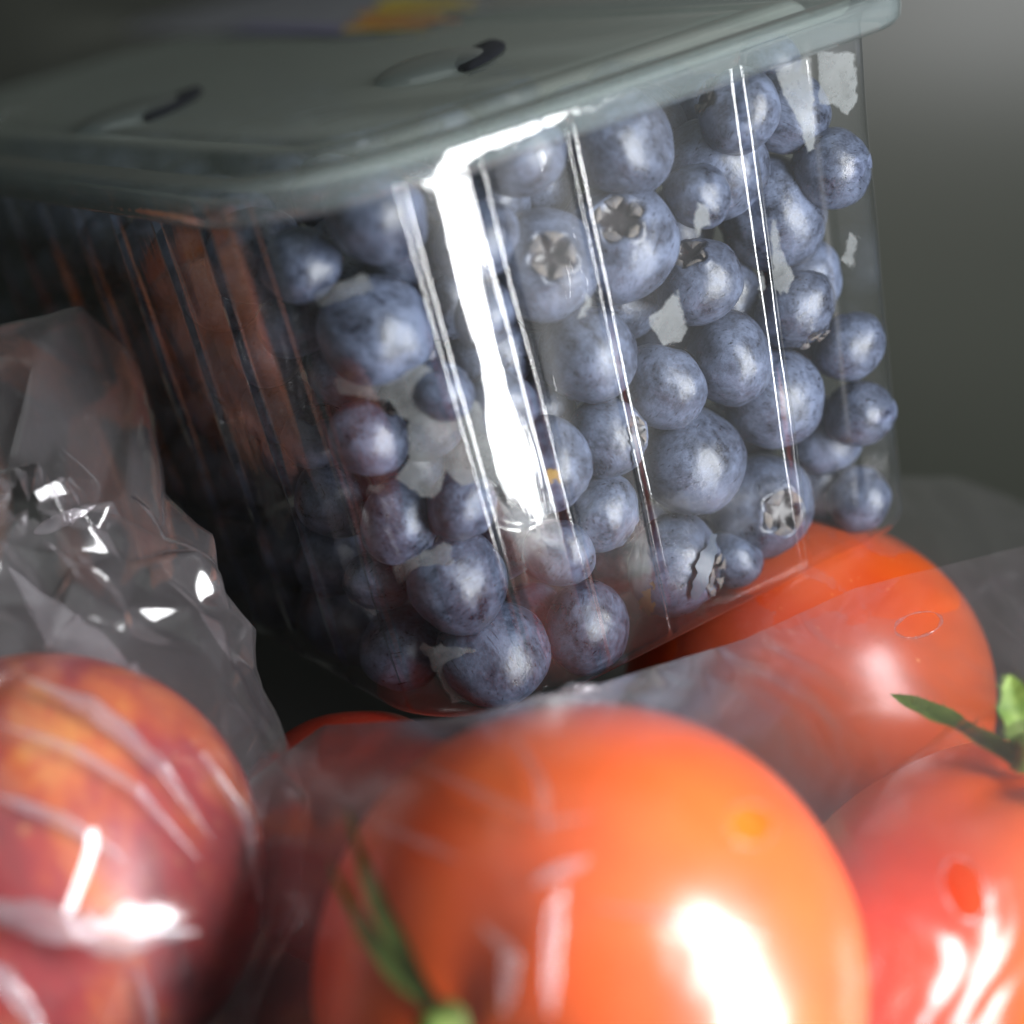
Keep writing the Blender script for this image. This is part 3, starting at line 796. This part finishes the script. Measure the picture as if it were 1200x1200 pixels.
def sheet(name, hem, b_low, N, obst, edge_c, amp, freq, mat, parent, nx=260, ny=200, seed=1, clear=.0006, holes=(), a_rng=None, iters=1500, hemamp=.0015, left_c=None):
    """film stretched over the fruit: a membrane solved above round obstacles, pinned along its hem"""
    N = N.normalized(); A = Vector((1, 0, 0)); A = (A - N * A.dot(N)).normalized(); B = N.cross(A)
    O_ = obst[0][0]
    loc = lambda p: ((p - O_).dot(A), (p - O_).dot(B), (p - O_).dot(N))
    hp = sorted(loc(at(*h)) for h in hem)
    ha, hb, hc = (np.array([q[i] for q in hp]) for i in range(3))
    a0, a1 = a_rng if a_rng else (ha[0], ha[-1])
    a = np.linspace(a0, a1, nx)
    bt = np.interp(a, ha, hb); ct = np.interp(a, ha, hc)
    v = np.linspace(0, 1, ny)[:, None]
    AA = np.repeat(a[None, :], ny, 0); BB = b_low + v * (bt[None, :] - b_low)
    ob = np.full(AA.shape, -.06)
    for cc, R in obst:
        ca, cb, c3 = loc(cc)
        q = (R + clear) ** 2 - (AA - ca) ** 2 - (BB - cb) ** 2
        ob = np.maximum(ob, np.where(q > 0, c3 + np.sqrt(np.maximum(q, 0)), -.06))
    H = np.maximum(ob, np.linspace(0, 1, ny)[:, None] * ct[None, :])
    for it in range(iters):
        H[1:-1, 1:-1] = .25 * (H[:-2, 1:-1] + H[2:, 1:-1] + H[1:-1, :-2] + H[1:-1, 2:])
        H = np.maximum(H, ob)
        H[-1] = np.maximum(ct, ob[-1]); H[0] = H[1]
        H[:, 0] = np.maximum(edge_c[0], ob[:, 0]); H[:, -1] = np.maximum(edge_c[1], ob[:, -1])
    gap = np.clip((H - ob) / .004, 0, 1)
    cr = crease(AA, BB, seed, freq)
    nearhem = np.exp(-((1 - v) * 6) ** 2)
    H = H + cr * amp * (.26 + .74 * gap) + cr * hemamp * nearhem * (.4 + .6 * gap)
    P = [[O_ + A * float(AA[j, i]) + B * float(BB[j, i]) + N * float(H[j, i]) for i in range(nx)] for j in range(ny)]
    V = [p for row in P for p in row]
    F = grid_faces(nx, ny)
    rims = []
    if holes:
        pix = np.array([project(p)[:2] for p in V]).reshape(ny, nx, 2)
        kill = set()
        for hx, hy, rx, ry, rot in holes:
            d2 = ((pix - [hx, hy]) ** 2).sum(2); j, i = np.unravel_index(d2.argmin(), d2.shape)
            dpa = (pix[j, min(i + 1, nx - 1)] - pix[j, i]); dpb = (pix[min(j + 1, ny - 1), i] - pix[j, i])
            ca, sa = math.cos(rot), math.sin(rot)
            def ell(q):
                x, y = q[0] - hx, q[1] - hy
                return math.hypot((x * ca + y * sa) / rx, (-x * sa + y * ca) / ry)
            w_ = int(max(rx, ry) / 2) + 4
            inside = {}
            for jj in range(max(0, j - w_ * 3), min(ny, j + w_ * 3)):
                for ii in range(max(0, i - w_ * 3), min(nx, i + w_ * 3)):
                    e_ = ell(pix[jj, ii])
                    if e_ < 1: inside[(jj, ii)] = e_
            for (jj, ii) in inside:
                kill.add((jj, ii))
            # snap the inner neighbours onto the edge of the hole
            def surf_at(x, y):
                dd = ((pix - [x, y]) ** 2).sum(2); jj, ii = np.unravel_index(dd.argmin(), dd.shape)
                q = V[jj * nx + ii]; z = project(q)[2]
                return at(x, y, z)
            for (jj, ii), e_ in list(inside.items()):
                if any((jj + dj, ii + di) not in inside for dj in (-1, 0, 1) for di in (-1, 0, 1)):
                    x, y = pix[jj, ii] - [hx, hy]; k = 1 / max(e_, .05)
                    V[jj * nx + ii] = surf_at(hx + x * k, hy + y * k); kill.discard((jj, ii))
            ringp = [surf_at(hx + rx * math.cos(q) * ca - ry * math.sin(q) * sa, hy + rx * math.cos(q) * sa + ry * math.sin(q) * ca) for q in np.linspace(0, 2 * math.pi, 48, endpoint=False)]
            rims.append(ringp)
        F = [f for f in F if not any((q // nx, q % nx) in kill for q in f)]
    o = link(name, mesh(name, V, F), mat, parent)
    for rg in rims:
        RV, RF = [], []; n_ = len(rg); cc = sum(rg, Vector()) / n_
        rg = [.5 * g + .25 * (rg[k - 1] + rg[(k + 1) % n_]) for k, g in enumerate(rg)]
        for k, g in enumerate(rg):
            out = (g - cc).normalized(); nn = (CAM - g).normalized()
            wv = .00022 + .00012 * math.sin(k * .7)
            for j in range(6):
                q = 2 * math.pi * j / 6; RV.append(g + out * (math.cos(q) * wv) + nn * (math.sin(q) * .0002 + .0002))
        for k in range(n_):
            for j in range(6): RF.append((k * 6 + j, ((k + 1) % n_) * 6 + j, ((k + 1) % n_) * 6 + (j + 1) % 6, k * 6 + (j + 1) % 6))
        link('punched_hole_edge', mesh('punched_hole_edge', RV, RF), MAT['film'], o)
    return o
bag = empty('tomato_bag', (cF.x, cF.y, .001))
tag(bag, 'clear perforated plastic film bag stretched over the red tomatoes', 'bag')
bpy.context.view_layer.update()
def keep(o): o.matrix_parent_inverse = bag.matrix_world.inverted(); return o
obs = [(cF, .0386), (cR, .0375), (cB, .0335)]
NF = Vector((.05, -.86, .50))
keep(sheet('front_film', [(270, 930, .298), (380, 850, .302), (520, 843, .286), (640, 822, .286), (740, 790, .292), (870, 750, .308), (1000, 690, .322), (1200, 640, .335), (1330, 600, .345), (1480, 560, .36)], -.075, NF, obs, (-.012, .03), .0016, 70, MAT['film'], bag, seed=3,
     holes=[(880, 966, 27, 24, .3), (1130, 1042, 38, 23, 1.2), (1076, 732, 28, 14, -.25), (935, 690, 32, 13, -.35)][:3]))
keep(sheet('back_film', [(820, 640, .37), (960, 600, .385), (1040, 560, .40), (1120, 560, .41), (1220, 600, .42), (1350, 640, .43)], -.05, Vector((.1, -.80, .6)), [(cB, .0340), (cR, .0375)], (-.01, .05), .0014, 60, MAT['filmthin'], bag, nx=160, ny=120, seed=9, a_rng=(-.03, .12)))

# crumpled fruit bag: a closed skin of flat facets round the nectarines
def blob_bag(name, balls, center, amp, mat, parent, seed, solid=(), nu=24, nv=18):
    r = np.random.default_rng(seed)
    C = np.array(tuple(center)); B_ = [(np.array(tuple(c)), q) for c, q in balls]
    th = np.linspace(.09, math.pi - .09, nv)[:, None] + r.uniform(-.07, .07, (nv, nu)); ph = np.linspace(0, 2 * math.pi, nu, endpoint=False)[None, :] + r.uniform(-.11, .11, (nv, nu))
    D = np.stack([np.sin(th) * np.cos(ph), np.sin(th) * np.sin(ph), np.cos(th)], -1)
    R = np.full(D.shape[:2], .02); ts = np.linspace(.005, .16, 240)
    for t in ts:
        P = C + D * t
        e = sum(np.exp(-(np.linalg.norm(P - c, axis=-1) - q) / .005) for c, q in B_)
        sd = -.005 * np.log(e + 1e-12)
        R = np.where(sd < 0, np.maximum(R, t + np.clip(-sd, 0, ts[1] - ts[0])), R)
    P = C + D * (R + np.abs(r.normal(0, amp, R.shape)))[..., None]
    V = P.reshape(-1, 3).tolist(); F = []
    for f in grid_faces(nu, nv, True):
        if r.random() < .5: F += [(f[0], f[1], f[2]), (f[0], f[2], f[3])]
        else: F += [(f[1], f[2], f[3]), (f[1], f[3], f[0])]
    me = mesh(name, V, F)
    bm = bmesh.new(); bm.from_mesh(me)
    bmesh.ops.subdivide_edges(bm, edges=bm.edges[:], cuts=5, use_grid_fill=True)
    for it in range(1): bmesh.ops.smooth_vert(bm, verts=bm.verts[:], factor=.3, use_axis_x=True, use_axis_y=True, use_axis_z=True)
    for v in bm.verts:
        v.co += Vector((noise.noise(v.co * 150), noise.noise(v.co * 150 + Vector((9, 0, 0))), noise.noise(v.co * 150 + Vector((0, 9, 0))))) * .0006
        for c, q in solid:
            d = v.co - c
            if d.length < q: v.co = c + d.normalized() * q
        v.co.z = max(v.co.z, .001)
    bm.to_mesh(me); bm.free()
    return link(name, me, mat, parent)
def fold(path, parent, mat, seed, flat=.45):
    """a loose fold of film standing on the bag: a flattened tapering tube along a path of (px, py, depth, half width px)"""
    r = random.Random(seed); P = [(at(x, y, d), wpx * d / FPX) for x, y, d, wpx in path]
    n, M_ = 40, 14; V = []
    for i in range(n):
        t = i / (n - 1) * (len(P) - 1); k = min(int(t), len(P) - 2); u = t - k; u = u * u * (3 - 2 * u)
        p = P[k][0].lerp(P[k + 1][0], u); wv = P[k][1] * (1 - u) + P[k + 1][1] * u
        tg = (P[k + 1][0] - P[k][0]).normalized(); nn = (CAM - p).normalized(); sd = tg.cross(nn).normalized(); nn = sd.cross(tg)
        for j in range(M_):
            a = 2 * math.pi * j / M_; q = 1 + .45 * noise.noise(Vector((i * .30, math.cos(a) * 1.3, seed + math.sin(a) * 1.3)))
            V.append(p + (sd * math.cos(a) + nn * (math.sin(a) * flat)) * wv * q * min(1, 5 * i / (n - 1) * (1 - i / (n - 1)) + .03))
    inv = parent.matrix_world.inverted()
    return link('fold', mesh('fold', [inv @ v for v in V], grid_faces(M_, n, True)), mat, parent)
fb = empty('fruit_bag', (N1.x, N1.y, .001)); tag(fb, 'crumpled clear plastic bag holding the nectarines at the left', 'bag')
bpy.context.view_layer.update()
b1 = blob_bag('film', [(N1, .0358), (N1 + Vector((-.03, .01, .0)), .036), (at(70, 485, .335), .0165), (at(80, 600, .333), .0150), (at(-40, 560, .345), .025), (at(150, 770, .316), .0175), (at(195, 910, .305), .0180), (at(190, 1040, .300), .0185), (at(-60, 800, .31), .035)],
    at(50, 780, .305), .0026, MAT['crumple'], fb, 4, [(N1, .0352), (N2, .0336)])
b1.matrix_parent_inverse = fb.matrix_world.inverted()
for k, pth in enumerate([[(10, 665, .300, 8), (75, 740, .292, 26), (140, 795, .286, 22), (218, 858, .282, 6)],
                         [(-20, 1062, .245, 26), (60, 1082, .244, 20), (140, 1100, .245, 22), (232, 1092, .249, 8)],
                         [(40, 625, .314, 9), (80, 606, .312, 8), (112, 592, .314, 4)],
                         [(-20, 1130, .243, 16), (15, 1160, .243, 12), (50, 1210, .243, 10)]]):
    fold(pth, fb, MAT['fold'], k, .2)
def on_front(path, lift=.0009):
    out = []
    for x, y, w_ in path:
        q = sphere_hit(x, y, cF, .0388 + lift); out.append((x, y, project(q)[2], w_))
    return out
fold(on_front([(662, 1030, 3), (650, 1075, 10), (646, 1130, 8), (644, 1190, 9)]), bag, MAT['fold'], 21, .35)
fold(on_front([(625, 1035, 5), (655, 1020, 7), (690, 1008, 6)]), bag, MAT['fold'], 22, .3)
fold([(500, 852, .282, 5), (600, 838, .281, 12), (680, 830, .282, 26), (760, 795, .290, 6)], bag, MAT['fold'], 23, .25)
def on_ball(path, c, R):
    return [(x, y, project(sphere_hit(x, y, c, R))[2], w_) for x, y, w_ in path]
for k, p in enumerate([[(-10, 845, 3), (90, 880, 6), (160, 925, 5), (235, 1010, 3)], [(-10, 930, 4), (70, 960, 9), (150, 1010, 4)], [(20, 790, 4), (110, 830, 12), (190, 900, 8), (250, 985, 3)],
                       [(160, 1130, 3), (175, 1180, 6), (180, 1230, 4)], [(235, 880, 3), (290, 960, 7), (305, 1060, 4)]]):
    fold(on_ball(p, N1, .0368), fb, MAT['fold'], 40 + k, .22)
for k, p in enumerate([[(480, 890, 3), (560, 930, 6), (640, 965, 4), (700, 955, 3)], [(600, 860, 3), (635, 920, 7), (640, 985, 3)], [(430, 960, 3), (500, 990, 6), (540, 1010, 3)],
                       [(690, 1060, 2), (790, 1075, 5), (900, 1100, 2)], [(560, 1080, 3), (600, 1120, 9), (590, 1190, 5)]]):
    fold(on_front(p), bag, MAT['crumple'], 60 + k, .22)
